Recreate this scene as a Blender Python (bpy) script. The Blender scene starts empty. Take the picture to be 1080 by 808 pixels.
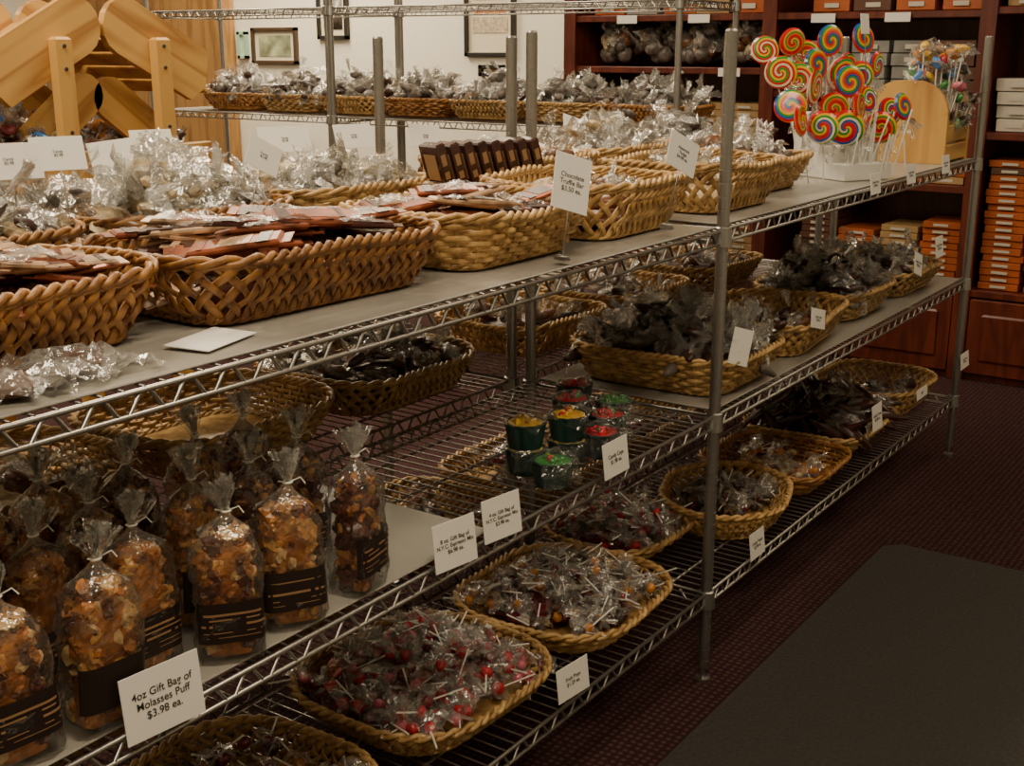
import bpy, bmesh, math, random
import numpy as np
from mathutils import Matrix, Vector, Euler
random.seed(7); rng=np.random.default_rng(7)
SC=bpy.context.scene.collection
# ------------------------------------------------------------------ materials
MATS={}
def nt(name):
    m=bpy.data.materials.new(name); m.use_nodes=True
    t=m.node_tree; b=t.nodes['Principled BSDF']; return m,t,b
def simple(name,col,rough=.5,metal=0,noise=0,nscale=30,bump=0,emit=None,coat=0,spec=None):
    if name in MATS: return MATS[name]
    m,t,b=nt(name)
    b.inputs['Base Color'].default_value=(*col,1); b.inputs['Roughness'].default_value=rough
    b.inputs['Metallic'].default_value=metal
    if coat: b.inputs['Coat Weight'].default_value=coat
    if spec is not None: b.inputs['Specular IOR Level'].default_value=spec
    if emit: b.inputs['Emission Color'].default_value=(*col,1); b.inputs['Emission Strength'].default_value=emit
    if noise or bump:
        tc=t.nodes.new('ShaderNodeTexCoord'); n=t.nodes.new('ShaderNodeTexNoise')
        n.inputs['Scale'].default_value=nscale; n.inputs['Detail'].default_value=4
        t.links.new(tc.outputs['Object'],n.inputs['Vector'])
        if noise:
            r=t.nodes.new('ShaderNodeValToRGB')
            r.color_ramp.elements[0].position=.3; r.color_ramp.elements[1].position=.7
            r.color_ramp.elements[0].color=(*[c*(1-noise) for c in col],1)
            r.color_ramp.elements[1].color=(*[min(1,c*(1+noise)) for c in col],1)
            t.links.new(n.outputs['Fac'],r.inputs['Fac']); t.links.new(r.outputs['Color'],b.inputs['Base Color'])
        if bump:
            bp=t.nodes.new('ShaderNodeBump'); bp.inputs['Strength'].default_value=bump; bp.inputs['Distance'].default_value=.005
            t.links.new(n.outputs['Fac'],bp.inputs['Height']); t.links.new(bp.outputs['Normal'],b.inputs['Normal'])
    MATS[name]=m; return m
def wood(name,c1,c2,scale=(1,1,10),rough=.45,wscale=3,dist=6,knots=False):
    m,t,b=nt(name); N=t.nodes; L=t.links
    tc=N.new('ShaderNodeTexCoord'); mp=N.new('ShaderNodeMapping'); mp.inputs['Scale'].default_value=scale
    n=N.new('ShaderNodeTexNoise'); n.inputs['Scale'].default_value=wscale; n.inputs['Detail'].default_value=2; n.inputs['Distortion'].default_value=.15
    w=N.new('ShaderNodeMath'); w.operation='MULTIPLY'; w.inputs[1].default_value=dist
    fr=N.new('ShaderNodeMath'); fr.operation='PINGPONG'; fr.inputs[1].default_value=1
    r=N.new('ShaderNodeValToRGB'); r.color_ramp.elements[0].color=(*c1,1); r.color_ramp.elements[1].color=(*c2,1); r.color_ramp.elements[1].position=.6
    L.new(tc.outputs['Object'],mp.inputs['Vector']); L.new(mp.outputs['Vector'],n.inputs['Vector'])
    L.new(n.outputs['Fac'],w.inputs[0]); L.new(w.outputs[0],fr.inputs[0]); L.new(fr.outputs[0],r.inputs['Fac'])
    L.new(r.outputs['Color'],b.inputs['Base Color']); b.inputs['Roughness'].default_value=rough
    return m
def wicker(name,c1,c2):
    m,t,b=nt(name); N=t.nodes; L=t.links
    tc=N.new('ShaderNodeTexCoord'); n=N.new('ShaderNodeTexNoise'); n.inputs['Scale'].default_value=45; n.inputs['Detail'].default_value=3
    oi=N.new('ShaderNodeObjectInfo')
    r=N.new('ShaderNodeValToRGB'); e=r.color_ramp.elements
    e[0].position=.32;e[1].position=.68; e[0].color=(*c1,1); e[1].color=(*c2,1)
    h=N.new('ShaderNodeHueSaturation'); mr=N.new('ShaderNodeMapRange'); mr.inputs[3].default_value=.72; mr.inputs[4].default_value=1.12
    L.new(tc.outputs['Object'],n.inputs['Vector']); L.new(n.outputs['Fac'],r.inputs['Fac'])
    L.new(oi.outputs['Random'],mr.inputs[0]); L.new(mr.outputs[0],h.inputs['Value']); L.new(r.outputs['Color'],h.inputs['Color'])
    L.new(h.outputs['Color'],b.inputs['Base Color']); b.inputs['Roughness'].default_value=.36
    return m
def cello(name='cellophane',tint=(.96,.96,.95),base=.13,dmix=.35):
    m=bpy.data.materials.new(name); m.use_nodes=True; t=m.node_tree; N=t.nodes; L=t.links; N.clear()
    o=N.new('ShaderNodeOutputMaterial'); mx=N.new('ShaderNodeMixShader'); tr=N.new('ShaderNodeBsdfTransparent'); tr.inputs[0].default_value=(*tint,1)
    g=N.new('ShaderNodeBsdfGlossy'); g.inputs['Roughness'].default_value=.15; g.inputs[0].default_value=(1,1,.98,1)
    df=N.new('ShaderNodeBsdfDiffuse'); df.inputs[0].default_value=(.78,.77,.72,1)
    m2=N.new('ShaderNodeMixShader'); m2.inputs[0].default_value=dmix
    tc=N.new('ShaderNodeTexCoord'); no=N.new('ShaderNodeTexNoise'); no.inputs['Scale'].default_value=60; no.inputs['Detail'].default_value=2; bp=N.new('ShaderNodeBump'); bp.inputs['Strength'].default_value=1.0; bp.inputs['Distance'].default_value=.008
    L.new(tc.outputs['Object'],no.inputs['Vector']); L.new(no.outputs['Fac'],bp.inputs['Height']); L.new(bp.outputs['Normal'],g.inputs['Normal'])
    L.new(g.outputs[0],m2.inputs[1]); L.new(df.outputs[0],m2.inputs[2])
    lw=N.new('ShaderNodeLayerWeight'); lw.inputs['Blend'].default_value=.35; L.new(bp.outputs['Normal'],lw.inputs['Normal'])
    ad=N.new('ShaderNodeMath'); ad.operation='MULTIPLY_ADD'; ad.inputs[1].default_value=.65; ad.inputs[2].default_value=base; ad.use_clamp=True
    L.new(lw.outputs['Fresnel'],ad.inputs[0]); L.new(ad.outputs[0],mx.inputs[0]); L.new(tr.outputs[0],mx.inputs[1]); L.new(m2.outputs[0],mx.inputs[2])
    L.new(mx.outputs[0],o.inputs[0]); return m
CELLO=cello(); CELLB=cello('cellophane_bag',(.97,.97,.96),.05,.2)
CHROME=simple('chrome_wire',(.40,.385,.355),.36,.95)
POSTM=simple('post_chrome',(.34,.335,.32),.36,.95)
LINER=simple('shelf_liner_plastic',(.31,.295,.26),.3,0,.1,5)
WICK_H=wicker('wicker_honey',(.16,.058,.013),(.50,.235,.06))
WICK_T=wicker('wicker_tan',(.27,.145,.04),(.64,.41,.16))
CARD=simple('card_white',(.80,.79,.74),.6); INK=simple('ink_black',(.03,.03,.03),.6)
CHOC=simple('chocolate_dark',(.045,.018,.011),.35,0,.4,40)
MILK=simple('chocolate_milk',(.13,.05,.02),.35,0,.4,40)
GREYW=simple('wrapped_grey',(.13,.11,.095),.35,0,.5,50)
CREAM=simple('cream_fudge',(.55,.43,.25),.5,0,.35,50)
COPPER=simple('wrapper_copper',(.28,.085,.04),.28,.45,.7,28)
PINKW=simple('wrapper_tan',(.44,.29,.18),.3,.25,.7,34)
BROWNW=simple('wrapper_brown',(.045,.016,.012),.25,0,.5,30)
REDC=simple('candy_red',(.46,.018,.03),.2,0,.4,60,coat=.4)
MAROON=simple('candy_maroon',(.16,.02,.03),.15,0,.3,60,coat=.5)
AMBER=simple('candy_amber',(.60,.23,.03),.15,coat=.5); YEL=simple('candy_yellow',(.60,.36,.03),.35)
GRN=simple('candy_green',(.05,.28,.06),.2,coat=.5); BLU=simple('candy_blue',(.05,.22,.6),.2,coat=.5); PNK=simple('candy_pink',(.60,.14,.20),.2,coat=.5)
STICK=simple('stick_white',(.80,.79,.73),.5)
TEAL=simple('cup_teal',(.012,.040,.034),.3,0,.3,30)
NUT1=simple('popcorn_amber',(.44,.16,.03),.34,0,.5,80,.6,coat=.25)
NUT2=simple('popcorn_gold',(.66,.33,.085),.38,0,.45,80,.6,coat=.2)
NUT3=simple('nut_dark',(.12,.028,.012),.3,0,.5,80,.6,coat=.3)
NUT4=simple('popcorn_cream',(.80,.55,.26),.45,0,.3,80,.6)
LABEL=simple('bag_label_black',(.020,.012,.010),.35); GOLD=simple('label_gold',(.30,.17,.08),.45)
PINE=wood('pine',(.38,.18,.045),(.58,.33,.09),(1,1,.12),.45,14,3)
PINEH=wood('pine_board',(.36,.165,.04),(.60,.345,.10),(.35,2,5),.45,2.6,7)
OAK=wood('oak_panel',(.26,.125,.035),(.40,.215,.07),(6,6,.6),.5,2.5,5)
CHERRY=wood('cherry_wood',(.08,.015,.008),(.145,.029,.013),(5,5,.8),.36,3,4)
# ------------------------------------------------------------------ mesh builder
def ico(s):
    bm=bmesh.new(); bmesh.ops.create_icosphere(bm,subdivisions=s,radius=1)
    v=np.array([x.co[:] for x in bm.verts]); f=[[y.index for y in x.verts] for x in bm.faces]; bm.free(); return v,f
ICO={1:ico(1),2:ico(2),3:ico(3)}
def R(rx=0,ry=0,rz=0): return np.array(Euler((rx,ry,rz)).to_matrix())
def rndR(): return R(random.uniform(0,6.28),random.uniform(0,6.28),random.uniform(0,6.28))
SM=('cellophane','candy_','chocolate_','wicker','wrapped_grey','chrome_wire')
class MB:
    def __init__(s): s.v=[];s.n=0;s.f=[];s.m=[]
    def add(s,v,f,mi=0):
        v=np.asarray(v,float); k=s.n; s.v.append(v); s.n+=len(v)
        s.f.extend([[i+k for i in q] for q in f]); s.m.extend([mi]*len(f))
    def box(s,c,sz,rot=None,mi=0):
        v=np.array([[x,y,z] for x in(-.5,.5) for y in(-.5,.5) for z in(-.5,.5)])*np.array(sz)
        if rot is not None: v=v@rot.T
        s.add(v+np.array(c),[[0,1,3,2],[4,6,7,5],[0,4,5,1],[2,3,7,6],[0,2,6,4],[1,5,7,3]],mi)
    def bbox(s,c,sz,rot=None,mi=0,b=.003):
        x,y,z=np.array(sz)/2; bx,by,bz=min(b,x*.8),min(b,y*.8),min(b,z*.8)
        ring=lambda X,Y,Z:[[-X,-Y,Z],[X,-Y,Z],[X,Y,Z],[-X,Y,Z]]
        v=np.array(ring(x-bx,y-by,-z)+ring(x,y,-z+bz)+ring(x,y,z-bz)+ring(x-bx,y-by,z))
        f=[[3,2,1,0],[12,13,14,15]]
        for k in range(3):
            for i in range(4): j=(i+1)%4; f.append([k*4+i,k*4+j,k*4+4+j,k*4+4+i])
        if rot is not None: v=v@rot.T
        s.add(v+np.array(c),f,mi)
    def blob(s,c,sc,rot=None,mi=0,noise=.1,lv=2):
        v,f=ICO[lv]; v=v*(1+noise*rng.uniform(-1,1,(len(v),1)))*np.array(sc)
        if rot is not None: v=v@rot.T
        s.add(v+np.array(c),f,mi)
    def tube(s,P,r,k=6,mi=0,closed=False,caps=True):
        P=np.asarray(P,float); n=len(P)
        if closed: T=np.roll(P,-1,0)-np.roll(P,1,0)
        else: T=np.gradient(P,axis=0)
        T/=np.linalg.norm(T,axis=1)[:,None]+1e-12
        ref=np.tile(np.array([0,0,1.]),(n,1)); ref[np.abs(T[:,2])>.9]=[1,0,0]
        if np.abs(T[:,2]).max()>.9 and np.abs(T[:,2]).min()<.9: ref[:]=np.array([.31,.2,.93])
        A=np.cross(T,ref); A/=np.linalg.norm(A,axis=1)[:,None]; B=np.cross(T,A)
        a=np.arange(k)*2*math.pi/k; rr=np.broadcast_to(np.asarray(r,float),(n,))
        V=(P[:,None]+rr[:,None,None]*(np.cos(a)[None,:,None]*A[:,None]+np.sin(a)[None,:,None]*B[:,None])).reshape(-1,3)
        f=[]; m=n if closed else n-1
        for i in range(m):
            i2=(i+1)%n
            for j in range(k): j2=(j+1)%k; f.append([i*k+j,i*k+j2,i2*k+j2,i2*k+j])
        if not closed and caps: f+= [list(range(k))[::-1],[ (n-1)*k+j for j in range(k)]]
        s.add(V,f,mi)
    def ribbon(s,P,W,Nn,w,t,mi=0,closed=False):
        P=np.asarray(P);n=len(P)
        V=np.stack([P-W*w/2,P-W*w*.3-Nn*t/2,P+W*w*.3-Nn*t/2,P+W*w/2,P+W*w*.3+Nn*t/2,P-W*w*.3+Nn*t/2],1).reshape(-1,3)
        f=[]
        for i in range(n if closed else n-1):
            i2=(i+1)%n
            for j in range(6): j2=(j+1)%6; f.append([i*6+j,i*6+j2,i2*6+j2,i2*6+j])
        s.add(V,f,mi)
    def lathe(s,prof,c=(0,0,0),k=16,mi=0,rot=None):
        a=np.arange(k)*2*math.pi/k; V=[]
        for r,z in prof: V+= [[r*math.cos(t),r*math.sin(t),z] for t in a]
        f=[]
        for i in range(len(prof)-1):
            for j in range(k): j2=(j+1)%k; f.append([i*k+j,i*k+j2,(i+1)*k+j2,(i+1)*k+j])
        f+=[list(range(k))[::-1],[(len(prof)-1)*k+j for j in range(k)]]
        V=np.array(V)
        if rot is not None: V=V@rot.T
        s.add(V+np.array(c),f,mi)
    def poly(s,pts,t,M,mi=0):
        n=len(pts); V=[M(u,w,0) for u,w in pts]+[M(u,w,t) for u,w in pts]
        f=[list(range(n)),[n+i for i in range(n)][::-1]]+[[i,n+i,n+(i+1)%n,(i+1)%n] for i in range(n)]
        s.add(V,f,mi)
    def flake(s,c,size,mi,rot=None,n=6,amp=.25,asp=1):
        g=np.linspace(-.5,.5,n); x,y=np.meshgrid(g,g*asp,indexing='ij')
        v=np.stack([x.ravel(),y.ravel(),np.zeros(n*n)],1)
        v+=rng.normal(0,amp*.16,(n*n,3))*np.array([.6,.6,1.4]); v[:,2]+= -amp*2*(v[:,0]**2+ .3*v[:,1]**2)
        v*=size
        if rot is None: rot=R(random.uniform(-.9,.9),random.uniform(-.9,.9),random.uniform(0,6.28))
        v=v@rot.T
        s.add(v+np.array(c),[[i*n+j,(i+1)*n+j,(i+1)*n+j+1,i*n+j+1] for i in range(n-1) for j in range(n-1)],mi)
    def fan(s,c,r0,L,wd,rot,mi,n=8,m=4,pleat=.25):
        V=[]
        for i in range(m+1):
            t=i/m; w=r0+(wd-r0)*t
            for j in range(n+1):
                u=j/n*2-1; V.append([u*w+random.uniform(-.1,.1)*w*t, ((-1)**j)*w*pleat*(.4+.6*t)+random.uniform(-.12,.12)*w, L*t*(1+random.uniform(-.12,.15)*t)])
        V=np.array(V)@rot.T+np.array(c); k=n+1
        s.add(V,[[i*k+j,i*k+j+1,(i+1)*k+j+1,(i+1)*k+j] for i in range(m) for j in range(n)],mi)
    def mesh(s,name,mats,smooth=False):
        me=bpy.data.meshes.new(name); V=np.concatenate(s.v) if s.v else np.zeros((0,3))
        me.from_pydata(V.tolist(),[],s.f)
        for m in mats: me.materials.append(m)
        me.polygons.foreach_set('material_index',s.m)
        sm=[m.name.startswith(SM) for m in mats]
        me.polygons.foreach_set('use_smooth',[smooth or (sm[k] and len(q)<=4) for k,q in zip(s.m,s.f)])
        me.update(); return me
def place(name,me,loc=(0,0,0),rot=(0,0,0),parent=None):
    o=bpy.data.objects.new(name,me); o.location=loc; o.rotation_euler=rot; SC.objects.link(o)
    if parent: o.parent=parent
    return o
def empty(name,loc=(0,0,0),rot=(0,0,0)):
    e=bpy.data.objects.new(name,None); e.location=loc; e.rotation_euler=rot; e.empty_display_size=.1; SC.objects.link(e); return e
# ------------------------------------------------------------------ room
def roombox(name,lo,hi,mat):
    b=MB(); lo=np.array(lo,float);hi=np.array(hi,float); b.box((lo+hi)/2,hi-lo); return place(name,b.mesh(name,[mat]))
m,t,b=nt('carpet'); N=t.nodes;L=t.links
tc=N.new('ShaderNodeTexCoord'); vo=N.new('ShaderNodeTexVoronoi'); vo.inputs['Scale'].default_value=62; vo.inputs['Randomness'].default_value=.2
L.new(tc.outputs['Object'],vo.inputs['Vector']); r=N.new('ShaderNodeValToRGB')
r.color_ramp.elements[0].position=.16;r.color_ramp.elements[0].color=(.085,.045,.037,1);r.color_ramp.elements[1].position=.42;r.color_ramp.elements[1].color=(.030,.012,.014,1)
L.new(vo.outputs['Distance'],r.inputs['Fac']);L.new(r.outputs['Color'],b.inputs['Base Color']);b.inputs['Roughness'].default_value=.95;b.inputs['Specular IOR Level'].default_value=.1
CARPET=m
WALL=simple('wall_cream',(.82,.79,.67),.8,0,.03,3)
roombox('floor',(-2,-2,-.1),(5.4,7.6,0),CARPET)
roombox('ceiling',(-2,-2,2.7),(5.4,7.6,2.8),simple('ceiling_white',(.7,.68,.62),.9,0,.05,8))
roombox('wall_back',(5.4,-2.1,0),(5.5,7.7,2.7),WALL); roombox('wall_left',(-2,7.6,0),(5.4,7.7,2.7),WALL)
roombox('wall_right',(-2,-2.1,0),(5.4,-2,2.7),WALL); roombox('wall_front',(-2.1,-2.1,0),(-2,7.7,2.7),WALL)
roombox('baseboard_back',(5.385,3.14,0),(5.4,5.7,.1),CHERRY)
b=MB()
for i in range(9): b.bbox((5.355,5.86+i*.2,1.2),(.06,.196,2.4),b=.006)
b.bbox((5.335,6.65,2.45),(.12,1.8,.1)); b.bbox((5.325,5.79,1.2),(.1,.06,2.4))
place('wooden_paneling',b.mesh('panel',[OAK]))
b=MB()
pts=[(.2,-.05),(3.06,-.05),(3.1,-.01),(3.1,.88),(3.06,.92),(.2,.92)]
b.poly(pts,.008,lambda u,w,tt:(u,w,.008-tt+.0005)); 
place('floor_mat',b.mesh('floor_mat',[simple('mat_rubber',(.030,.027,.023),.8,0,.35,120,.6)]))
# ------------------------------------------------------------------ wire shelving
def wire_shelf(Lx,Dy,z,deck=True,sp=.0255):
    b=MB(); h=.027; r=.0034
    for zz in(z-.003,z-h):
        for y in(0,Dy): b.tube([[0,y,zz],[Lx,y,zz]],r,8)
        for x in(0,Lx): b.tube([[x,0,zz],[x,Dy,zz]],r,8)
    def zig(p0,p1):
        p0=np.array(p0);p1=np.array(p1); ln=np.linalg.norm(p1-p0); n=max(2,int(ln/.056)); P=[]
        for i in range(n):
            for fx,fz in((0,1),(.22,1),(.5,0),(.72,0)): P.append(p0+(p1-p0)*((i+fx)/n)+np.array([0,0,-h+fz*(h-.004)]))
        P.append(p1+np.array([0,0,-.004])); b.tube(P,.0026,6)
    for y in(0,Dy): zig((0,y,z),(Lx,y,z))
    for x in(0,Lx): zig((x,0,z),(x,Dy,z))
    n=int(Lx/sp)
    for i in range(1,n): x=i*Lx/n; b.tube([[x,0,z],[x,Dy,z]],.0016,5,caps=False)
    for k in(.2,.5,.8): b.tube([[0,Dy*k,z-.006],[Lx,Dy*k,z-.006]],.0026,5)
    return b.mesh('wire_shelf',[CHROME])
def post_mesh(H):
    prof=[(.016,0),(.016,.008),(.006,.010),(.006,.03),(.0118,.031)]
    z=.05
    while z<H-.01: prof+=[(.0118,z-.0011),(.0112,z-.0008),(.0112,z+.0008),(.0118,z+.0011)]; z+=.0254
    prof+=[(.0118,H-.004),(.009,H)]
    b=MB(); b.lathe(prof,k=18); return b.mesh('post',[POSTM],False)
def unit(x0,y0,Lx,Dy,zs,H,rz=0,posts=((0,0),(1,0),(0,1),(1,1)),liners=()):
    e=empty('wire_shelving_unit',(x0,y0,0),(0,0,rz)); pm=post_mesh(H)
    for i,(a,c) in enumerate(posts):
        place('post_%d'%(i+1),pm,(a*Lx,c*Dy,0),parent=e)
        cb=MB()
        for z in zs: cb.lathe([(.0125,z-.034),(.019,z-.032),(.0165,z+.004),(.0125,z+.006)],(a*Lx,c*Dy,0),18)
        place('collar_%d'%(i+1),cb.mesh('collar',[POSTM]),parent=e)
    for i,z in enumerate(zs): place('shelf_%d'%(i+1),wire_shelf(Lx,Dy,z),parent=e)
    for i,(xa,xb,z) in enumerate(liners):
        lb=MB(); lb.bbox(((xa+xb)/2,Dy/2,z+.0035),(xb-xa,Dy-.02,.003),b=.001); place('shelf_liner_%d'%(i+1),lb.mesh('liner',[LINER]),parent=e)
    return e
ZS=(.2,.583,.952); XA=.32; XB=2.15; XC=3.95; Y0=1.0; Y1=1.44; Y2=1.49; Y3=1.85
unit(XA,Y0,XB-XA,Y1-Y0,ZS,1.32,liners=((.02,XB-XA-.02,.952),(.02,1.40-XA,.583)))
unit(XB,Y0,XC-XB,Y1-Y0,(.2,.583,.955),1.32,posts=((1,0),(1,1)),liners=((.02,XC-XB-.02,.955),(.02,XC-XB-.02,.583)))
unit(XA,Y2,XB-XA,Y3-Y2,ZS,1.31,liners=((.02,XB-XA-.02,.952),))
unit(XB,Y2,XC-XB,Y3-Y2,ZS,1.31,posts=((1,0),(1,1)))
unit(4.46,2.06,1.64,.46,(.25,.62,1.0,1.45),1.9,rz=math.pi/2)
unit(4.46,3.72,1.15,.46,(.25,.62,1.0,1.45),1.9,rz=math.pi/2)
# ------------------------------------------------------------------ baskets
class Perim:
    def __init__(s,w,d,rc):
        P=[];Nn=[]
        for cx,cy,a0 in((w/2-rc,-d/2+rc,-90),(w/2-rc,d/2-rc,0),(-w/2+rc,d/2-rc,90),(-w/2+rc,-d/2+rc,180)):
            for k in range(13):
                a=math.radians(a0+k*7.5); P.append((cx+rc*math.cos(a),cy+rc*math.sin(a))); Nn.append((math.cos(a),math.sin(a)))
        P.append(P[0]);Nn.append(Nn[0]); P=np.array(P);Nn=np.array(Nn)
        s.t=np.concatenate([[0],np.cumsum(np.linalg.norm(np.diff(P,axis=0),axis=1))]); s.P=P;s.N=Nn;s.L=s.t[-1]
    def at(s,q):
        q=np.mod(q,s.L); p=np.stack([np.interp(q,s.t,s.P[:,0]),np.interp(q,s.t,s.P[:,1])],-1)
        n=np.stack([np.interp(q,s.t,s.N[:,0]),np.interp(q,s.t,s.N[:,1])],-1); n/=np.linalg.norm(n,axis=-1)[...,None]; return p,n
BK={}
def basket_mesh(w,d,h,kind,mat,rc=.06,flare=.04):
    key=(w,d,h,kind,mat.name,rc)
    if key in BK: return BK[key]
    pr=Perim(w-2*flare,d-2*flare,max(.02,rc-flare*.4)); b=MB(); L=pr.L
    jit=np.random.default_rng(int(w*1e4+d*1e3))
    ph1,ph2=jit.uniform(0,6.28,2)
    def pos(q,f,off,dz=0):
        p,n=pr.at(q); f=np.broadcast_to(f,q.shape); o=flare*np.sin(f*1.35)/.9757+off+.0025*f*np.sin(2*math.pi*q/L*3+ph1)
        z=.006+f*(h-.01)*(1+.035*np.sin(2*math.pi*q/L*2+ph2)+.02*np.sin(2*math.pi*q/L*5+ph1))+dz
        return np.concatenate([p+n*o[...,None],z[...,None]],-1), np.concatenate([n,np.zeros(n.shape[:-1]+(1,))],-1)
    up=np.array([0,0,1.])
    if kind=='diag':
        p=.0195; n=int(L/p); p=L/n; shift=p*2.5; m=21; f=np.linspace(0,1,m)
        for fam in(1,-1):
            for i in range(n):
                q=i*p+fam*shift*f; k=2*shift*f/p; off=fam*.0032*np.cos(math.pi*k)
                P,Nn=pos(q,f,off); T=np.gradient(P,axis=0); T/=np.linalg.norm(T,axis=1)[:,None]
                W=np.cross(Nn,T); b.ribbon(P,W,Nn,.0120+jit.uniform(-.0014,.0008),.0038)
    else:
        p=.022; n=int(L/p); n-=n%2; p=L/n; rows=max(4,int(h/.0095))
        for r_ in range(rows):
            q=np.arange(n*4)*p/4; f=(r_+.5)/rows
            P,Nn=pos(q,np.full(q.shape,f),.0040*np.cos(math.pi*q/p+r_*math.pi)); 
            P[:,2]+=jit.normal(0,.0005,len(q))
            b.ribbon(P,np.tile(up,(len(q),1)),Nn,.0095,.0036,closed=True)
        f=np.linspace(0,1,6)
        for i in range(n):
            P,Nn=pos(np.full(6,(i+.0)*p),f,np.zeros(6)); T=np.gradient(P,axis=0);T/=np.linalg.norm(T,axis=1)[:,None]
            b.ribbon(P,np.cross(Nn,T),Nn,.0065,.0028)
    n=int(L/.007)
    for (fz,rad,amp) in ((1.0,.0045,.0045),(.93,.0032,.0030),(0.02,.003,.0028)):
        q=np.arange(n)*L/n; tw=2*math.pi*q/L*int(L/.038)
        for ph in(0,math.pi):
            P,Nn=pos(q,np.full(q.shape,fz),amp*np.cos(tw+ph),0); P[:,2]+=amp*np.sin(tw+ph); b.tube(P,rad,6,closed=True)
    pts,_=pr.at(np.linspace(0,L,48,endpoint=False))
    b.poly([tuple(x*.995) for x in pts],.004,lambda u,v,t:(u,v,.006-t))
    BK[key]=b.mesh('wicker_basket',[mat],False); return BK[key]
def basket(x,y,z,w,d,h=.08,kind='diag',mat=None,rz=0,rc=.06,flare=.04):
    return place('wicker_basket',basket_mesh(w,d,h,kind,mat or WICK_T,rc,flare),(x,y,z),(0,0,rz))
# ------------------------------------------------------------------ contents
def inrect(w,d): return random.uniform(-w/2,w/2),random.uniform(-d/2,d/2)
def pile(name,x,y,z,w,d,h,n,mats,size=(.03,.018,.012),rz=0,fl=.8,flsize=.06,fill=None,tails=.5):
    b=MB(); ms=list(mats)+[CELLO]; ce=len(mats)
    for k in range(10):
        px,py=inrect(w*.6,d*.6); b.blob((px,py,h*.24),(w*.2,d*.2,h*.22),None,0,.15,2)
    for k in range(n):
        px,py=inrect(w,d); e=1-.55*max(abs(px)/(w/2),abs(py)/(d/2))**2
        pz=h*(.35+.5*random.random())*e+.012; rr=R(random.uniform(-.6,.6),random.uniform(-.6,.6),random.uniform(0,6.28))
        b.blob((px,py,pz),np.array(size)*random.uniform(.8,1.25),rr,random.randrange(len(mats)),.12,2)
        if random.random()<fl: b.flake((px,py,pz+size[2]*1.1),flsize*random.uniform(.7,1.2),ce,amp=.45,asp=.75)
        if random.random()<tails: b.fan((px,py,pz+size[2]*.6)+rr@np.array([size[0]*.8,0,0]),.003,flsize*.7,flsize*.30,R(random.uniform(-1.1,1.1),random.uniform(-1.1,1.1),random.uniform(0,6)),ce)
    return place(name,b.mesh(name,ms),(x,y,z+.008),(0,0,rz))
def lollies(x,y,z,w,d,h,n,mats,rz=0,br=.011,name='lollipop_pile',sticks=.75):
    b=MB(); ms=list(mats)+[CELLO,STICK]; ce=len(mats)
    for k in range(8):
        px,py=inrect(w*.6,d*.6); b.blob((px,py,h*.2),(w*.2,d*.2,h*.16),None,0,.15,2)
    for k in range(n):
        px,py=inrect(w*.95,d*.95); pz=h*(.25+.65*random.random())*(1-.4*max(abs(px)/(w/2),abs(py)/(d/2))**2)+.014
        b.blob((px,py,pz),(br,br,br*.85),rndR(),random.randrange(len(mats)),.05,2)
        a=random.uniform(0,6.28); el=random.uniform(-.1,.55); dr=np.array([math.cos(a)*math.cos(el),math.sin(a)*math.cos(el),math.sin(el)])
        p0=np.array([px,py,pz]); L=random.uniform(.05,.075); p1=p0+dr*L
        p1[0]=np.clip(p1[0],-w*.6,w*.6); p1[1]=np.clip(p1[1],-d*.6,d*.6)
        if random.random()<sticks: b.tube([p0,p1],.0015,5,ce+1)
        if random.random()<.85: b.flake(p0+np.array([0,0,br]),.048*random.uniform(.7,1.2),ce,amp=.4)
        if random.random()<.45: b.fan(p0+dr*.01,.003,.03,.013,R(random.uniform(-1.2,1.2),random.uniform(-1.2,1.2),a),ce)
    return place(name,b.mesh(name,ms,False),(x,y,z+.008),(0,0,rz))
def bars(x,y,z,w,d,n,layers,rz=0,L=.14,Wd=.042,T=.009,ang=0,z0=.032,dome=.03):
    b=MB(); ms=[COPPER,PINKW,BROWNW,CELLO,GOLD]
    b.box((0,0,.02),(w*.80,d*.78,.036),None,2)
    for l in range(layers):
        for k in range(n):
            px,py=inrect(w-L*.62,d-L*.62); e=1-max(abs(px)/(w/2),abs(py)/(d/2))**2
            rr=R(random.gauss(0,.14),random.gauss(0,.10),ang+random.gauss(0,.22)+(math.pi if random.random()<.5 else 0))
            c=np.array([px,py,z0+l*(T+.003)+dome*e*(l+1)/layers+random.random()*.006]); m1=random.choice([0,0,1,1,2])
            b.bbox(c,(L*.84,Wd,T),rr,m1,b=.003)
            b.box(c+rr@np.array([.0,0,T/2+.0003]),(L*.30,Wd*.86,.0008),rr,random.choice([1,2,0]))
            b.box(c+rr@np.array([L*.27,0,T/2+.0003]),(L*.12,Wd*.98,.0008),rr,2)
            b.box(c+rr@np.array([-L*.30,0,T/2+.0003]),(L*.05,Wd*.9,.0008),rr,random.choice([0,2]))
            for sgn in(-1,1): b.box(c+rr@np.array([sgn*L*.46,0,-.001]),(L*.10,Wd*.96,.0015),rr,m1)
            if random.random()<.5: b.flake(c+np.array([0,0,T]),.07,3,amp=.2,rot=rr,asp=.6)
    return place('chocolate_bar_pile',b.mesh('bars',ms),(x,y,z+.006),(0,0,rz))
zt=.9575; zm=.5865; zb=.2045; zml=.5885
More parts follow.
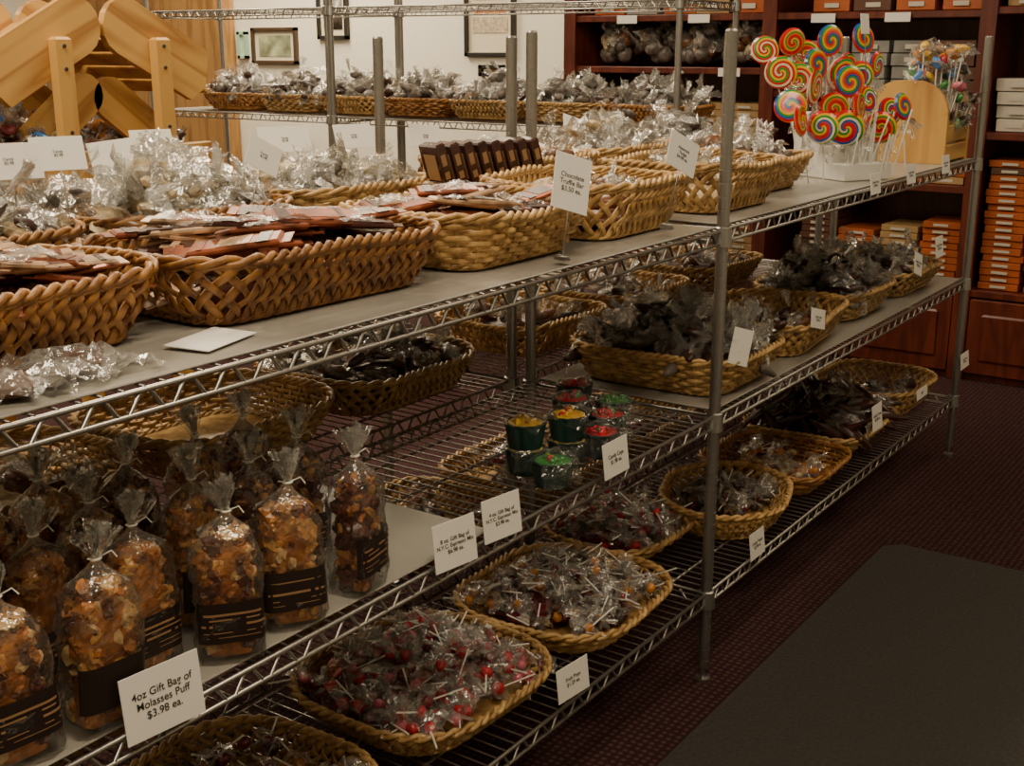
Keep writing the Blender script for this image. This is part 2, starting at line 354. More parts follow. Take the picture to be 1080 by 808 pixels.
# --- top shelf, near unit
basket(.69,1.262,zt,.50,.30,.088,'diag',WICK_H,.0); bars(.69,1.262,zt,.44,.26,16,4,0,ang=-.75)
basket(1.18,1.225,zt,.46,.31,.088,'diag',WICK_H,-.04); bars(1.18,1.225,zt,.41,.27,16,4,-.04,ang=-.65,dome=.03)
basket(1.61,1.205,zt,.37,.30,.088,'horiz',WICK_T,0); bars(1.61,1.205,zt,.32,.26,14,4,0,ang=-.6,L=.12,dome=.03)
basket(1.975,1.20,zt,.34,.31,.10,'diag',WICK_T,.0); pile('wrapped_fudge',1.975,1.20,zt,.26,.23,.09,24,(MILK,CREAM),tails=.3)
basket(.50,1.67,zt,.38,.32,.08,'diag',WICK_H); pile('wrapped_candy',.50,1.67,zt,.3,.25,.08,34,(CHOC,CREAM),fl=1)
basket(.93,1.66,zt,.40,.32,.08,'diag',WICK_H); pile('wrapped_candy',.93,1.66,zt,.36,.30,.14,80,(GREYW,CREAM,CHOC),fl=1,flsize=.095,tails=.5)
basket(1.36,1.66,zt,.38,.32,.08,'diag',WICK_H); pile('wrapped_candy',1.36,1.66,zt,.34,.28,.14,72,(CREAM,CREAM,GREYW),fl=1,flsize=.095,tails=.5)
basket(1.77,1.66,zt,.38,.32,.085,'horiz',WICK_T); pile('wrapped_candy',1.77,1.66,zt,.32,.26,.11,54,(CREAM,GREYW),fl=1,flsize=.085,tails=.4)
b=MB()
for i in range(8):
    rr=R(.0,-.30,0); c=np.array([i*.034,0,.042]); b.bbox(c,(.021,.055,.088),rr,0,b=.003)
    for zz,hh in((.012,.022),(-.018,.014)): b.box(c+rr@np.array([0,-.0278,zz]),(.011,.001,hh),rr,1)
    b.box(c+rr@np.array([-.0108,0,.0]),(.001,.035,.05),rr,1)
b.bbox((.12,0,-.008),(.32,.09,.012),None,2)
place('chocolate_box_row',b.mesh('cb',[BROWNW,GOLD,WICK_T]),(1.87,1.47,1.027),(0,0,-.25))
# --- top shelf far unit
basket(2.40,1.19,.9605,.36,.31,.10,'diag',WICK_T); pile('wrapped_fudge',2.40,1.19,.9605,.28,.23,.09,24,(CREAM,MILK),tails=.3)
basket(2.77,1.25,.9605,.30,.28,.08,'horiz',WICK_T); pile('wrapped_candy',2.77,1.25,.9605,.24,.22,.12,34,(GREYW,MILK),fl=1,flsize=.09)
zr=zm+.37
basket(2.40,1.67,zr,.38,.32,.09,'diag',WICK_T); pile('wrapped_candy',2.40,1.67,zr,.32,.26,.12,40,(CREAM,MILK),fl=1)
basket(2.82,1.67,zr,.38,.32,.09,'horiz',WICK_T); pile('wrapped_candy',2.82,1.67,zr,.32,.26,.15,44,(GREYW,MILK,CREAM),fl=1,flsize=.09)
basket(3.25,1.67,zr,.38,.32,.09,'diag',WICK_T); pile('wrapped_candy',3.25,1.67,zr,.32,.26,.13,40,(GREYW,CHOC),fl=1,flsize=.09)
# --- mid shelf far unit
zl=.5885
basket(2.37,1.20,zl,.36,.40,.085,'horiz',WICK_T,rc=.07); pile('wrapped_chocolates',2.37,1.20,zl,.31,.34,.17,85,(CHOC,GREYW,CHOC),(.050,.013,.012),fl=1,flsize=.08,tails=.9)
basket(2.80,1.17,zl,.42,.32,.085,'diag',WICK_T,.1,rc=.08); pile('wrapped_chocolates',2.80,1.19,zl,.30,.24,.05,16,(CHOC,MILK),fl=.6)
basket(3.22,1.19,zl,.36,.32,.08,'horiz',WICK_T,rc=.08); pile('wrapped_chocolates',3.22,1.19,zl,.30,.26,.16,60,(CHOC,GREYW),(.035,.02,.014),fl=1,flsize=.08,tails=.8)
basket(3.64,1.19,zl,.40,.33,.075,'diag',WICK_T,rc=.08); pile('wrapped_chocolates',3.64,1.19,zl,.32,.26,.13,55,(CHOC,CREAM,GREYW),fl=1,flsize=.07,tails=.8)
for xx in(2.45,2.9,3.4): basket(xx,1.67,zm,.38,.32,.08,'diag',WICK_T); pile('wrapped_chocolates',xx,1.67,zm,.3,.25,.1,18,(CHOC,MILK),flsize=.08)
for xx in(.55,.98,1.44,1.88): basket(xx,1.67,zm,.42,.34,.08,'horiz' if xx<1.5 else 'diag',WICK_T,rc=.08)
pile('wrapped_chocolates',1.88,1.67,zm,.32,.26,.12,44,(MILK,CHOC,GREYW),(.05,.012,.01),fl=1,flsize=.07,tails=.8)
pile('wrapped_candy',.98,1.67,zm,.32,.26,.06,20,(CREAM,MILK),fl=1)
# --- bottom shelf
basket(1.02,1.20,zb,.40,.36,.06,'diag',WICK_T,.05,rc=.10); lollies(1.02,1.20,zb,.32,.26,.05,45,(MAROON,CHOC,AMBER))
basket(1.475,1.205,zb,.40,.36,.06,'diag',WICK_T,-.05,rc=.10); lollies(1.475,1.205,zb,.34,.30,.075,170,(MAROON,REDC,REDC,REDC,PNK),sticks=.6,br=.012)
basket(1.90,1.19,zb,.40,.36,.055,'horiz',WICK_T,.05,rc=.10); lollies(1.90,1.19,zb,.33,.29,.06,110,(MAROON,GREYW,AMBER,CHOC),sticks=.8)
basket(2.27,1.28,zb,.32,.28,.05,'horiz',WICK_T,0,rc=.08); lollies(2.27,1.28,zb,.25,.21,.07,80,(MAROON,REDC,GREYW),sticks=.4)
basket(2.55,1.15,zb,.38,.29,.075,'diag',WICK_T,.3,rc=.12); lollies(2.55,1.15,zb,.26,.19,.075,60,(CHOC,MAROON,GREYW),sticks=.5)
basket(2.90,1.17,zb,.32,.33,.06,'horiz',WICK_H,0,rc=.05); lollies(2.90,1.17,zb,.24,.25,.04,30,(AMBER,AMBER,CREAM),sticks=.3)
basket(3.30,1.2,zb,.42,.34,.06,'horiz',WICK_T,0,rc=.05); pile('wrapped_pretzel_rods',3.30,1.2,zb,.34,.28,.15,80,(CHOC,BROWNW,CHOC),(.085,.012,.012),fl=.4,flsize=.07,tails=.1)
basket(3.72,1.19,zb,.40,.33,.085,'diag',WICK_T,0,rc=.10); pile('wrapped_chocolates',3.72,1.19,zb,.3,.24,.05,16,(CHOC,MILK))
for i in range(7):
    basket(.6+i*.47,1.67,zb,.42,.33,.07,'diag',WICK_T); pile('wrapped_candy',.6+i*.47,1.67,zb,.33,.25,.06,14,(CHOC,MILK,MAROON))
for i in range(7):
    yy=2.26+i*.365; basket(4.24,yy,1.004,.36,.34,.075,'horiz' if i%2 else 'diag',WICK_T if i%3 else WICK_H,math.pi/2)
    pile('wrapped_candy',4.24,yy,1.004,.31,.29,.18,46,(GREYW,GREYW,CHOC),(.035,.022,.018),fl=1,flsize=.09,tails=.5)
    if i%2==0: basket(4.24,yy,.624,.36,.34,.075,'diag',WICK_T,math.pi/2)
# ------------------------------------------------------------------ popcorn/nut gift bags
def bag_mesh(seed,mats4,wts):
    random.seed(seed); b=MB(); ms=list(mats4)+[CELLB,LABEL,GOLD,STICK,CELLO]
    w,d,H=.074,.052,.158
    wob=[random.uniform(.95,1.04) for _ in range(9)]; lean=random.uniform(-.006,.006)
    def sect(z,k=24,ex=0):
        t=z/H; s=np.interp(t,np.linspace(0,1,9),wob)
        if t<.06: s*=.93+.07*t/.06
        if t>.80: s*=1-.30*((t-.80)/.20)**1.3
        a=np.arange(k)*2*math.pi/k; ca,sa=np.cos(a),np.sin(a)
        return np.stack([(w/2*s+ex)*np.sign(ca)*np.abs(ca)**.45+lean*t,(d/2*s+ex)*np.sign(sa)*np.abs(sa)**.45,np.full(k,z)],1)
    V=[];K=24;Z=np.linspace(.003,H*.97,8)
    for z in Z: V.append(sect(z,K,-.010))
    b.add(np.concatenate(V),[[i*K+j,i*K+(j+1)%K,(i+1)*K+(j+1)%K,(i+1)*K+j] for i in range(7) for j in range(K)]+[list(range(K))[::-1],[7*K+j for j in range(K)]],0)
    for n in range(190):
        z=random.uniform(.008,H*.985); p=sect(z,48,-.0105)[random.randrange(48)]
        if n>160: p=np.array([random.uniform(-.018,.018),random.uniform(-.012,.012),H*.97])
        sc=random.uniform(.0065,.0130); b.blob(p,(sc,sc*random.uniform(.5,.9),sc*random.uniform(.4,.8)),rndR(),random.choice(wts),.34,1 if n%3==0 else 2)
    V=[];Z=list(np.linspace(0,H,18))+[H+.006,H+.013,H+.020,H+.026]; sc=[1]*18+[.74,.46,.24,.13]
    for z,s_ in zip(Z,sc):
        q=sect(min(z,H),K,.0030); q=q*np.array([s_,s_,1]); q[:,2]=z; 
        n_=rng.uniform(-1,1,(K,1))*.0026*(1 if z<H*.8 else 1.6); q[:,:2]*=(1+n_/.03); V.append(q)
    V=np.concatenate(V)
    b.add(V,[[i*K+j,i*K+(j+1)%K,(i+1)*K+(j+1)%K,(i+1)*K+j] for i in range(17) for j in range(K)],4)
    b.add(V[17*K:],[[i*K+j,i*K+(j+1)%K,(i+1)*K+(j+1)%K,(i+1)*K+j] for i in range(4) for j in range(K)],8)
    a=np.linspace(0,2*math.pi,12,endpoint=False); b.tube(np.stack([.0055*np.cos(a),.0045*np.sin(a),np.full(12,H+.027)],1),.0016,5,7,closed=True)
    b.tube([[.004,0,H+.027],[.014,-.008,H+.034],[.019,-.010,H+.026]],.0009,4,7); b.tube([[-.004,0,H+.027],[-.013,-.006,H+.032]],.0009,4,7)
    for q in range(4): b.fan((0,0,H+.026),.004,.038,.022,R(random.uniform(-.35,.35),random.uniform(-.35,.35),q*.8),8,n=10)
    V=[]; kk=[j for j in range(-9,12)]
    for z in(.028,.080):
        p=sect(z,48,.0042); 
        for j in kk: V.append(p[(36+j)%48])
    n=len(kk); b.add(np.array(V),[[j,j+1,n+j+1,n+j] for j in range(n-1)],5)
    for z0,z1,j0,j1 in((.064,.067,-5,7),(.058,.060,-3,5),(.050,.053,-6,8),(.042,.0432,-5,6),(.036,.0370,-4,5)):
        p=sect(z0,48,.0048);p2=sect(z1,48,.0048)
        for j in range(j0,j1):
            if random.random()<.7: b.add([p[(36+j)%48],p[(37+j)%48],p2[(37+j)%48],p2[(36+j)%48]],[[0,1,2,3]],6)
    return b.mesh('popcorn_gift_bag',ms)
M4=(NUT1,NUT2,NUT3,NUT4)
B1=bag_mesh(1,M4,(0,0,1,1,2,3)); B2=bag_mesh(2,M4,(1,1,3,3,0,0,2)); B3=bag_mesh(3,(NUT3,NUT1,NUT2,NUT4),(0,0,0,0,1,2)); B4=bag_mesh(4,M4,(1,3,0,0,2,2)); B5=bag_mesh(5,M4,(0,0,1,1,0,3,2))
random.seed(11)
bags=[(1.135,1.035,B3),(1.01,1.035,B1),(.905,1.035,B4),(.82,1.09,B5),(.72,1.035,B2),(.63,1.045,B4),(.54,1.06,B2),
(1.14,1.15,B3),(1.045,1.14,B3),(.94,1.14,B1),(.845,1.19,B4),(.735,1.15,B5),(.64,1.165,B1),(.54,1.17,B2),
(1.18,1.29,B3),(1.07,1.26,B1),(.96,1.27,B3),(.85,1.30,B2),(.75,1.27,B4),(.64,1.28,B5),(.53,1.29,B1)]
for x,y,me in bags:
    o=place('popcorn_gift_bag',me,(x,y,zml+.001),(random.uniform(-.03,.03),random.uniform(-.04,.04),random.uniform(-.7,.3))); s=random.uniform(.95,1.04); o.scale=(1.0,1.04,s)
# ------------------------------------------------------------------ candy cups
b=MB()
def cup(cx,cy,cz,top):
    k=24; prof=[(.028,0),(.034,.040),(.036,.044),(.032,.045)]
    V=[]
    for r_,z in prof:
        for j in range(k): a=j*2*math.pi/k; q=r_*(1+.04*(-1)**j); V.append([cx+q*math.cos(a),cy+q*math.sin(a),cz+z])
    b.add(V,[[i*k+j,i*k+(j+1)%k,(i+1)*k+(j+1)%k,(i+1)*k+j] for i in range(3) for j in range(k)]+[list(range(k))[::-1]],0)
    b.lathe([(.030,.036),(.030,.044)],(cx,cy,cz),16,top)
    for q in range(8):
        a=random.uniform(0,6.28);rr=random.uniform(0,.020); b.blob((cx+rr*math.cos(a),cy+rr*math.sin(a),cz+.045),(.010,.008,.004),rndR(),top if random.random()<.85 else random.choice([1,2,3]),.1,2)
for cx,cy,tp,n in((1.62,1.04,3,1),(1.65,1.115,1,2),(1.73,1.08,1,2),(1.80,1.055,2,1),(1.82,1.13,2,2),(1.90,1.10,2,1),(1.91,1.18,2,2),(1.99,1.14,3,1)):
    for l in range(n): cup(cx,cy,zm+l*.045,tp)
    b.flake((cx,cy-.01,zm+n*.045+.010),.07,4,amp=.3,rot=R(random.uniform(-.2,.2),random.uniform(-.2,.2),0)); b.flake((cx-.02,cy-.034,zm+.03),.07,4,amp=.25,rot=R(1.4,random.uniform(-.2,.2),-.6),asp=.6)
place('candy_cups',b.mesh('cups',[TEAL,YEL,REDC,GRN,CELLB]))
# ------------------------------------------------------------------ swirl lollipops
def swirl_mat(idx,cols,turns):
    m,t,bs=nt('swirl_rainbow_%d'%idx); N=t.nodes;L=t.links
    uv=N.new('ShaderNodeUVMap'); sp=N.new('ShaderNodeSeparateXYZ'); L.new(uv.outputs[0],sp.inputs[0])
    at=N.new('ShaderNodeMath');at.operation='ARCTAN2';L.new(sp.outputs[1],at.inputs[0]);L.new(sp.outputs[0],at.inputs[1])
    ln=N.new('ShaderNodeVectorMath');ln.operation='LENGTH';L.new(uv.outputs[0],ln.inputs[0])
    m1=N.new('ShaderNodeMath');m1.operation='MULTIPLY';m1.inputs[1].default_value=1/6.28318;L.new(at.outputs[0],m1.inputs[0])
    m2=N.new('ShaderNodeMath');m2.operation='MULTIPLY_ADD';m2.inputs[1].default_value=turns;L.new(ln.outputs['Value'],m2.inputs[0]);L.new(m1.outputs[0],m2.inputs[2])
    fr=N.new('ShaderNodeMath');fr.operation='FRACT';L.new(m2.outputs[0],fr.inputs[0])
    r=N.new('ShaderNodeValToRGB');r.color_ramp.interpolation='CONSTANT';cr=r.color_ramp;n=len(cols)
    cr.elements[0].color=(*cols[0],1);cr.elements[1].position=1/n;cr.elements[1].color=(*cols[1],1)
    for i in range(2,n): e=cr.elements.new(i/n); e.color=(*cols[i],1)
    L.new(fr.outputs[0],r.inputs['Fac']); L.new(r.outputs['Color'],bs.inputs['Base Color']); bs.inputs['Roughness'].default_value=.2; bs.inputs['Coat Weight'].default_value=.3
    return m
rd,wh,og,yl,gr,bl,pk=(.55,.004,.008),(.70,.62,.42),(.75,.11,.004),(.75,.45,.01),(.015,.26,.03),(.01,.07,.36),(.55,.02,.10)
SWM=[swirl_mat(0,[rd,og,yl,gr,bl],1.6),swirl_mat(1,[rd,yl,gr,rd,wh],1.5),swirl_mat(2,[gr,yl,rd,rd,bl,wh],1.3),swirl_mat(3,[rd,og,gr,yl,rd],1.8)]
def swirl_mesh(rad,stick,mat):
    b=MB(); K=32
    prof=[(rad*.001,.007),(rad*.5,.0068),(rad*.85,.0055),(rad,0),(rad*.85,-.0055),(rad*.5,-.0068),(rad*.001,-.007)]
    b.lathe(prof,k=K,mi=0,rot=R(math.pi/2,0,0))
    b.tube([[0,0,-rad*.9],[0,0,-rad-stick]],.0020,6,1)
    b.fan((0,0,-rad),.004,.025,.014,R(math.pi,0,0),2); b.fan((0,0,-rad*.8),.01,.05,.03,R(.3,2.4,0),2)
    me=b.mesh('swirl_lollipop',[mat,STICK,CELLO]); ul=me.uv_layers.new(name='UVMap')
    for lp in me.loops:
        c=me.vertices[lp.vertex_index].co; ul.data[lp.index].uv=(c.x/rad,c.z/rad)
    return me
SW=[(swirl_mesh(rd_,.12,SWM[k]),rd_) for k in range(4) for rd_ in(.046,.036,.041)]
e=empty('lollipop_stand',(3.12,1.16,.9605),(0,0,-.5))
b=MB()
for i in range(4): b.bbox((.035,-.08+i*.05,.022+.02*i),(.15,.052,.044+.04*i),b=.003)
place('stepped_base',b.mesh('base',[simple('foam_white',(.72,.71,.66),.6)]),parent=e)
random.seed(21); cnt=0
for row in range(4):
    for c in range(6):
        x=-.10+c*.040+random.uniform(-.014,.014); y=-.08+row*.05; zz=.03+.036*row
        me,rad=SW[random.randrange(12)]; lift=random.uniform(.02,.10)
        o=place('lollipop_%d'%cnt,me,(x+(c-2.7)*.022,y,zz*.8+rad+lift+.022*row+.035),(random.uniform(-.25,.15),(c-2.7)*.10+random.uniform(-.14,.14),random.uniform(-1.0,.6)),e); cnt+=1
b=MB()
for k in range(40):
    x=-.04+random.random()*.16; y=-.11+random.random()*.1; b.tube([[x,y,.01],[x+random.uniform(-.03,.06),y-.01,.11+random.random()*.07]],.0020,5)
place('loose_sticks',b.mesh('sticks',[STICK]),parent=e)
e=empty('wooden_candy_bin',(3.66,1.02,.9605))
def arch(w,h,rl,rr_):
    P=[(0,0),(w,0),(w,h-rr_)]
    for k in range(9): a=math.radians(k*90/8); P.append((w-rr_+rr_*math.cos(a),h-rr_+rr_*math.sin(a)))
    for k in range(9): a=math.radians(90+k*90/8); P.append((rl+rl*math.cos(a),h-rl+rl*math.sin(a)))
    return P
for i,xo in enumerate((0,.22)):
    b=MB(); b.poly(arch(.24,.235,.10,.10),.018,lambda u,w,tt:(xo+tt,u,w)); 
    place('end_board_%d'%(i+1),b.mesh('end',[PINE]),parent=e)
b=MB()
for i in range(2):
    b.bbox((.12,.008,.03+i*.055),(.205,.014,.048)); b.bbox((.12,.222,.03+i*.055),(.205,.014,.048))
b.bbox((.12,.115,.008),(.205,.2,.014)); place('slats',b.mesh('slats',[PINEH]),parent=e)
b=MB(); b.lathe([(.009,0),(.009,.003)],(-.003,.10,.12),12,rot=R(0,math.pi/2,0)); place('knot',b.mesh('knot',[simple('knot',(.12,.05,.02),.5)]),parent=e)
b=MB()
for k in range(64):
    x=.03+random.random()*.18;y=-.02+random.random()*.17;z=random.uniform(.10,.34); b.blob((x,y,z),(.016,.011,.022),rndR(),k%8,.1,2)
    b.tube([[x,y,z],[x+random.uniform(-.02,.02),max(y,.03),.03]],.0020,5,8); b.flake((x,y,z),.06,9,amp=.4)
place('twist_pops',b.mesh('tp',[REDC,AMBER,GRN,BLU,PNK,YEL,CHOC,GREYW,STICK,CELLO]),parent=e)
# ------------------------------------------------------------------ left wooden gabled display
e=empty('wooden_display_stand',(0,0,0))
def plank(cx,cz,L_,W_,ang,y,th=.02,parent=e,nm='gable_board'):
    P=[]; r1=W_*.48
    for k in range(9): a=math.radians(-90+k*22.5); P.append((L_/2-r1+r1*math.cos(a),(W_/2)*math.sin(a)))
    P+=[(-L_/2+.03,W_/2),(-L_/2,W_/2-.05),(-L_/2+.03,-W_/2)]
    b=MB(); b.poly(P,th,lambda u,w,tt:(u,tt,w)); place(nm,b.mesh(nm,[PINEH]),(cx,y,cz),(0,-ang,0),parent)
for yy in(2.47,2.80):
    plank(1.735,1.285,.34,.135,math.radians(28),yy); plank(2.06,1.285,.34,.135,math.radians(180-28),yy+.001)
    plank(1.81,1.13,.26,.10,math.radians(38),yy+.05); plank(2.01,1.12,.26,.10,math.radians(142),yy+.05)
b=MB()
for x in(1.77,2.05):
    for y in(2.455,2.83): b.bbox((x,y,.655),(.042,.028,1.31),b=.006)
    for z in(1.29,1.24,1.10,1.03): b.lathe([(.005,0),(.004,.003)],(x,2.4405,z),8,1,rot=R(math.pi/2,0,0))
for i,z in enumerate((.25,.60,.98)): b.bbox((1.87,2.64,z),(.66,.36,.02)); b.bbox((1.87,2.47,z+.04),(.66,.016,.07))
for a,xa in((28,1.58),(-28,1.9)):
    for k in range(5): xx=xa+(k+.5)*.064; b.bbox((xx,2.64,1.345-abs(xx-1.9)*.53),(.06,.32,.012),R(0,-math.radians(a),0))
place('frame',b.mesh('frame',[PINE,INK]),parent=e)
pile('wrapped_candy',1.72,2.64,.992,.28,.28,.16,60,(MAROON,BLU,GREYW,CREAM),(.03,.02,.015),fl=1)
pile('wrapped_candy',2.05,2.64,.992,.22,.28,.12,36,(CHOC,AMBER,GREYW),(.03,.02,.015),fl=1)
# ------------------------------------------------------------------ cherry cabinets
e=empty('cherry_display_cabinet',(0,0,0)); b=MB()
cy=[.35,1.26,2.13,3.1]; x0,x1=4.95,5.385
for y in cy: b.bbox((x0+.215,y,1.2),(.43,.04,2.4),b=.004); b.bbox((x0-.006,y,1.2),(.014,.06,2.4),b=.003)
bays=[(cy[0],cy[1],(.35,.96,1.42,1.9)),(cy[1],cy[2],(.35,.75,1.1,1.41,1.9)),(cy[2],cy[3],(.35,.8,1.19,1.41,1.9))]
for ya,yb,zz in bays:
    for z in zz: b.bbox((x0+.21,(ya+yb)/2,z),(.42,yb-ya-.02,.028),b=.003)
    for k in range(2):
        w=(yb-ya-.06)/2; yc=ya+.03+w*(k+.5)
        b.bbox((x0+.005,yc,.18),(.03,w-.01,.30),b=.004); b.bbox((x0-.014,yc,.18),(.012,w-.11,.19),b=.008); b.lathe([(.006,0),(.011,.012),(.008,.018)],(x0-.012,yc+(w*.38 if k==0 else -w*.38),.26),10,rot=R(0,-math.pi/2,0))
b.box((x1-.005,1.725,1.2),(.01,2.75,2.4)); b.box((x0+.05,1.725,.02),(.06,2.75,.04)); b.bbox((x0+.185,1.725,2.42),(.49,2.82,.07),b=.02)
place('carcass',b.mesh('carcass',[CHERRY]),parent=e)
ORG=simple('box_orange',(.40,.09,.016),.45,0,.2,8); TANB=simple('box_tan',(.38,.24,.10),.5); GRYB=simple('box_grey',(.24,.24,.22),.5,0,.3,8); WHB=simple('box_white',(.55,.51,.43),.5); DKB=simple('box_brown',(.10,.04,.02),.5)
random.seed(9)
def stacks(ya,yb,z,mats,th,n,w=.15,sp=.17,x=5.1,jit=.008):
    b=MB(); y=ya+.10
    while y<yb-.07:
        mi=random.randrange(len(mats)); nn=max(1,n-random.randrange(0,max(1,n//2)))
        for k in range(nn):
            mk=mi if random.random()<.85 else random.randrange(len(mats))
            b.bbox((x+random.uniform(-jit,jit),y+random.uniform(-jit,jit),z+th*(k+.5)),(.2,w,th*.93),R(0,0,random.uniform(-.04,.04)),mk,b=.002); b.box((x-.107,y,z+th*(k+.5)),(.004,w*.4,th*.35),None,len(mats))
        y+=sp
    place('candy_box_stack',b.mesh('cbs',list(mats)+[WHB]))
stacks(.36,1.24,.365,(ORG,ORG,DKB),.028,18); stacks(.36,1.24,.975,(GRYB,WHB,GRYB),.05,6); stacks(.36,1.24,1.435,(ORG,TANB),.03,8)
stacks(1.28,2.11,.365,(ORG,TANB,DKB),.028,12); stacks(1.28,2.11,.765,(ORG,TANB,ORG),.03,10); stacks(1.28,2.11,1.115,(GRYB,DKB),.05,4); stacks(1.28,2.11,1.425,(ORG,DKB,TANB),.05,3)
stacks(2.15,3.08,.365,(ORG,TANB),.03,8); stacks(2.15,3.08,.815,(ORG,TANB),.03,8); stacks(2.15,3.08,1.425,(TANB,ORG,GRYB),.06,3)
for yy in(2.32,2.52,2.72,2.92): pile('wrapped_candy',5.1,yy,1.205,.2,.18,.17,24,(GREYW,MILK,CREAM),(.03,.025,.03),fl=1,flsize=.1)
# ------------------------------------------------------------------ wall pictures
def frame(name,ya,yb,za,zb_,fm,cm,extra=()):
    e=empty(name,(5.4,(ya+yb)/2,(za+zb_)/2)); w=yb-ya;h=zb_-za; b=MB(); t_=.022
    b.bbox((-.012,0,h/2-t_/2),(.024,w,t_));b.bbox((-.012,0,-h/2+t_/2),(.024,w,t_));b.bbox((-.012,w/2-t_/2,0),(.024,t_,h));b.bbox((-.012,-w/2+t_/2,0),(.024,t_,h))
    place('frame',b.mesh('f',[fm]),parent=e); b=MB(); b.box((-.006,0,0),(.006,w-.03,h-.03)); place('sheet',b.mesh('s',[cm]),parent=e)
    for i,(cyy,czz,ww,hh,mm) in enumerate(extra): b=MB(); b.box((-.0105,cyy,czz),(.003,ww,hh)); place('print_%d'%i,b.mesh('p',[mm]),parent=e)
BLK=simple('frame_black',(.02,.018,.016),.4); PAPER=simple('paper_cream',(.72,.66,.50),.7)
frame('picture_frame',5.25,5.62,1.19,1.40,simple('frame_brown',(.06,.035,.02),.4),PAPER,((0,0,.26,.12,simple('landscape',(.30,.33,.20),.6,0,.7,12)),))
frame('wall_poster',3.71,4.03,1.24,1.66,BLK,PAPER,((0,.02,.2,.03,simple('poster_orange',(.6,.2,.05),.6)),(0,-.05,.22,.08,simple('poster_tan',(.5,.42,.3),.6,0,.4,60)),(0,.10,.2,.05,GRYB)))
frame('wall_notice',5.66,5.74,1.22,1.38,simple('notice_green',(.35,.55,.4),.6),simple('notice_paper',(.5,.65,.5),.6))
frame('small_plaque',3.78,3.94,1.14,1.20,BLK,BLK,((0,0,.11,.02,GOLD),))
frame('picture_frame',4.85,5.08,1.33,1.6,BLK,PAPER,((0,0,.14,.16,GREYW),))
# ------------------------------------------------------------------ price cards
def card(x,y,z,w=.085,h=.062,yaw=0,tilt=-.12,roll=0,text='Candy Treats\n$2.98 ea.',base=None,mode='clip',ts=.2):
    e=empty('price_card',(x,y,z),(tilt,roll,yaw)); b=MB(); b.bbox((0,0,0),(w,.0012,h),b=.0004)
    place('card_sheet',b.mesh('card',[CARD]),parent=e)
    if text:
        cu=bpy.data.curves.new('t','FONT'); cu.body=text; cu.align_x='CENTER'; cu.align_y='CENTER'; cu.size=h*ts*.82; cu.extrude=.0001; cu.offset=h*.0008; cu.materials.append(INK)
        o=bpy.data.objects.new('card_text',cu); SC.objects.link(o); o.parent=e; o.location=(0,-.0011,0); o.rotation_euler=(math.pi/2,0,0)
    b=MB()
    if mode=='clip': b.tube([[0,.001,-h*.1],[0,.004,-h*.5],[0,.010,-h*.62]],.0022,6); place('clip',b.mesh('clip',[CHROME]),parent=e)
    elif mode=='stem' and base is not None: b.tube([[0,.0015,h*.3],[0,.0018,-h*.5],[0,.004,-(z-base)]],.0014,6); b.lathe([(.014,-(z-base)),(.012,-(z-base)+.004)],(0,.004,0),12); place('stem',b.mesh('stem',[CHROME]),parent=e)
YF=.988
card(.762,YF-.004,.613,.098,.075,text='4oz Gift Bag of\nMolasses Puff\n$3.98 ea.',yaw=-.1)
card(1.285,YF,.610,.082,.07,text='8 oz. Gift Bag of\nN.Y.C. Espresso Mix\n$6.98 ea.',yaw=-.15,ts=.15)
card(1.40,YF,.613,.080,.066,text='4 oz. Gift Bag of\nN.Y.C. Espresso Mix\n$3.98 ea.',yaw=-.15,ts=.15)
card(1.738,YF,.612,.082,.062,text='Candy Cups\n$1.98 ea.')
card(1.609,YF,.25,.085,.06,text='Fruit Pops\n$1.29 ea.',yaw=-.1); card(2.373,YF,.235,.075,.06)
card(3.14,YF,.335,.075,.07); card(3.54,YF,.31,.1,.03); card(3.925,YF-.016,.33,.09,.05)
card(2.653,YF,.69,.09,.045,roll=.25); card(3.58,YF,.735,.07,.06); card(3.39,YF,.712,.075,.06,roll=.3)
card(2.26,1.0,.70,.05,.075,yaw=-.5,text='',roll=.3)
card(1.66,1.035,1.080,.072,.090,yaw=-.4,roll=.30,tilt=-.25,text='Chocolate\nTruffle Bar\n$3.50 ea.',mode='stem',base=.958,ts=.15)
card(2.04,1.035,1.10,.08,.065,yaw=-.3,roll=.45,tilt=-.2,text='Assorted\nFudge\n$4.98 ea.',mode='stem',base=.958,ts=.16)
card(2.98,YF,.967,.07,.05); card(3.257,YF,.968,.07,.05); card(3.57,YF,.97,.07,.05)
card(3.20,1.12,1.345,.06,.05,mode='stem',base=1.0,text='')
for (x,y,z,w,rr) in ((1.05,1.60,1.13,.09,.0),(1.175,1.66,1.13,.08,.0),(1.31,1.70,1.115,.08,-.1),(1.47,1.80,1.12,.075,0),(1.45,1.50,1.115,.06,.5),(1.84,1.84,1.105,.11,0),(2.05,1.84,1.10,.09,0),(2.25,1.80,1.09,.08,.1),(2.9,1.80,1.08,.08,.3),(3.1,1.8,1.085,.08,0),(.72,1.5,1.12,.08,0)):
    card(x,y,z,w,.055,yaw=-.4,tilt=-.45,roll=rr,mode='stem',base=.957,text='Candy\n$2.98',ts=.13)
card(.941,1.075,.9615,.10,.06,tilt=-math.pi/2+.03,yaw=.25,mode='none',text='')
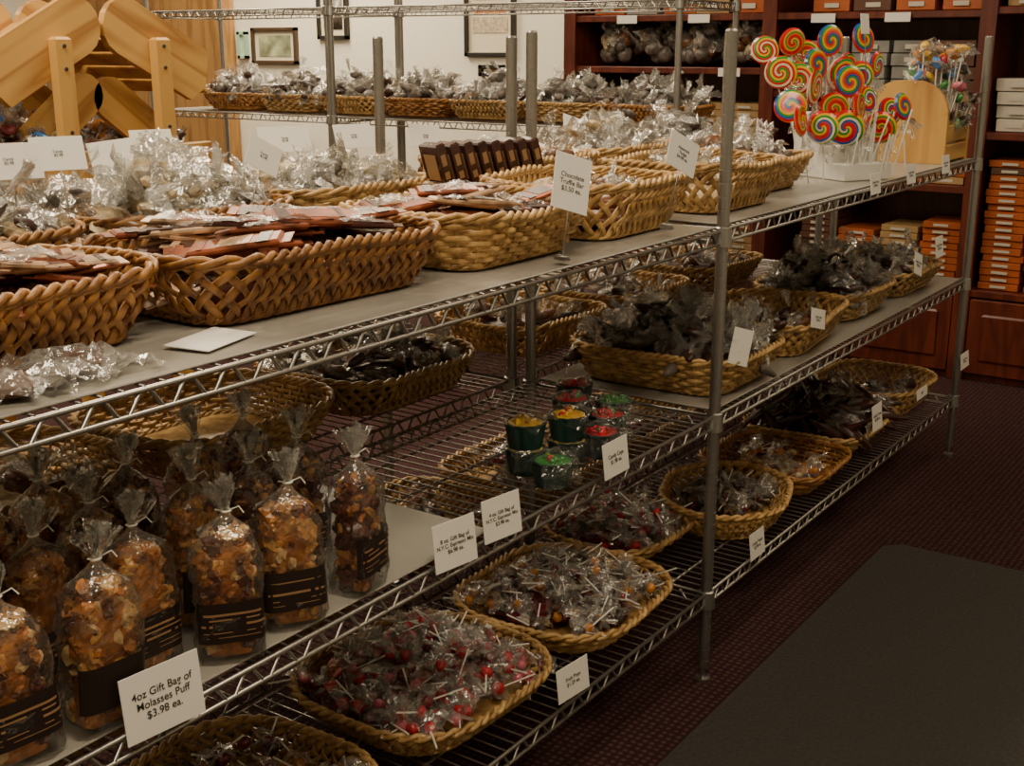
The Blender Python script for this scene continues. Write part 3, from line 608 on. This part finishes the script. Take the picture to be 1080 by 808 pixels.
for y,z in((.6,.955),(.95,.955),(1.6,1.40),(1.9,1.40),(2.45,1.405),(2.8,1.405),(.75,.34),(2.3,1.185)): 
    o=MB(); o.bbox((0,0,0),(.002,.10,.035),b=.0005); place('shelf_label',o.mesh('sl',[CARD]),(4.934,y,z))
b=MB()
for i in range(3):
    cx=.67+i*.050; b.bbox((cx,1.060+.012*i,.012),(.060,.045,.016),R(0,0,random.random()),i%2,b=.005); b.flake((cx,1.06+.012*i,.023),.085,2,rot=R(0,0,.3*i),amp=.3,n=8); b.flake((cx+.04,1.06,.014),.06,2,rot=R(.1,0,1+i),amp=.3,n=7)
place('candy_packet',b.mesh('pk',[DKB,GREYW,CELLO]),(0,0,.9585))
# ------------------------------------------------------------------ lights
def lamp(x,y,p,sx=1.2,sy=.5,col=(1,.82,.58)):
    e=empty('ceiling_light',(x,y,2.67)); b=MB(); b.bbox((0,0,0),(sx+.06,sy+.06,.04),b=.008); place('housing',b.mesh('h',[simple('lamp_housing',(.7,.7,.68),.5)]),parent=e)
    l=bpy.data.lights.new('tube','AREA'); l.shape='RECTANGLE'; l.size=sx;l.size_y=sy;l.energy=p;l.color=col
    o=bpy.data.objects.new('lamp_tube',l); SC.objects.link(o); o.parent=e; o.location=(0,0,-.03)
for x,y,p in((.5,.2,40),(2.7,.3,13),(1.0,2.2,56),(3.0,2.2,38),(1.5,4.8,36),(4.6,5.0,92),(4.4,.5,11),(4.75,3.4,26)): lamp(x,y,p)
w=bpy.data.worlds.new('w'); bpy.context.scene.world=w; w.use_nodes=True; w.node_tree.nodes['Background'].inputs[0].default_value=(1,.9,.8,1); w.node_tree.nodes['Background'].inputs[1].default_value=.05
# ------------------------------------------------------------------ camera
cam=bpy.data.cameras.new('cam'); cam.lens=43.23; cam.sensor_width=36; cam.sensor_fit='HORIZONTAL'; cam.clip_start=.02
co=bpy.data.objects.new('camera',cam); co.location=(0,0,1.287); co.rotation_euler=(math.radians(90-15.27),0,math.radians(-55.3)); SC.objects.link(co)
bpy.context.scene.camera=co
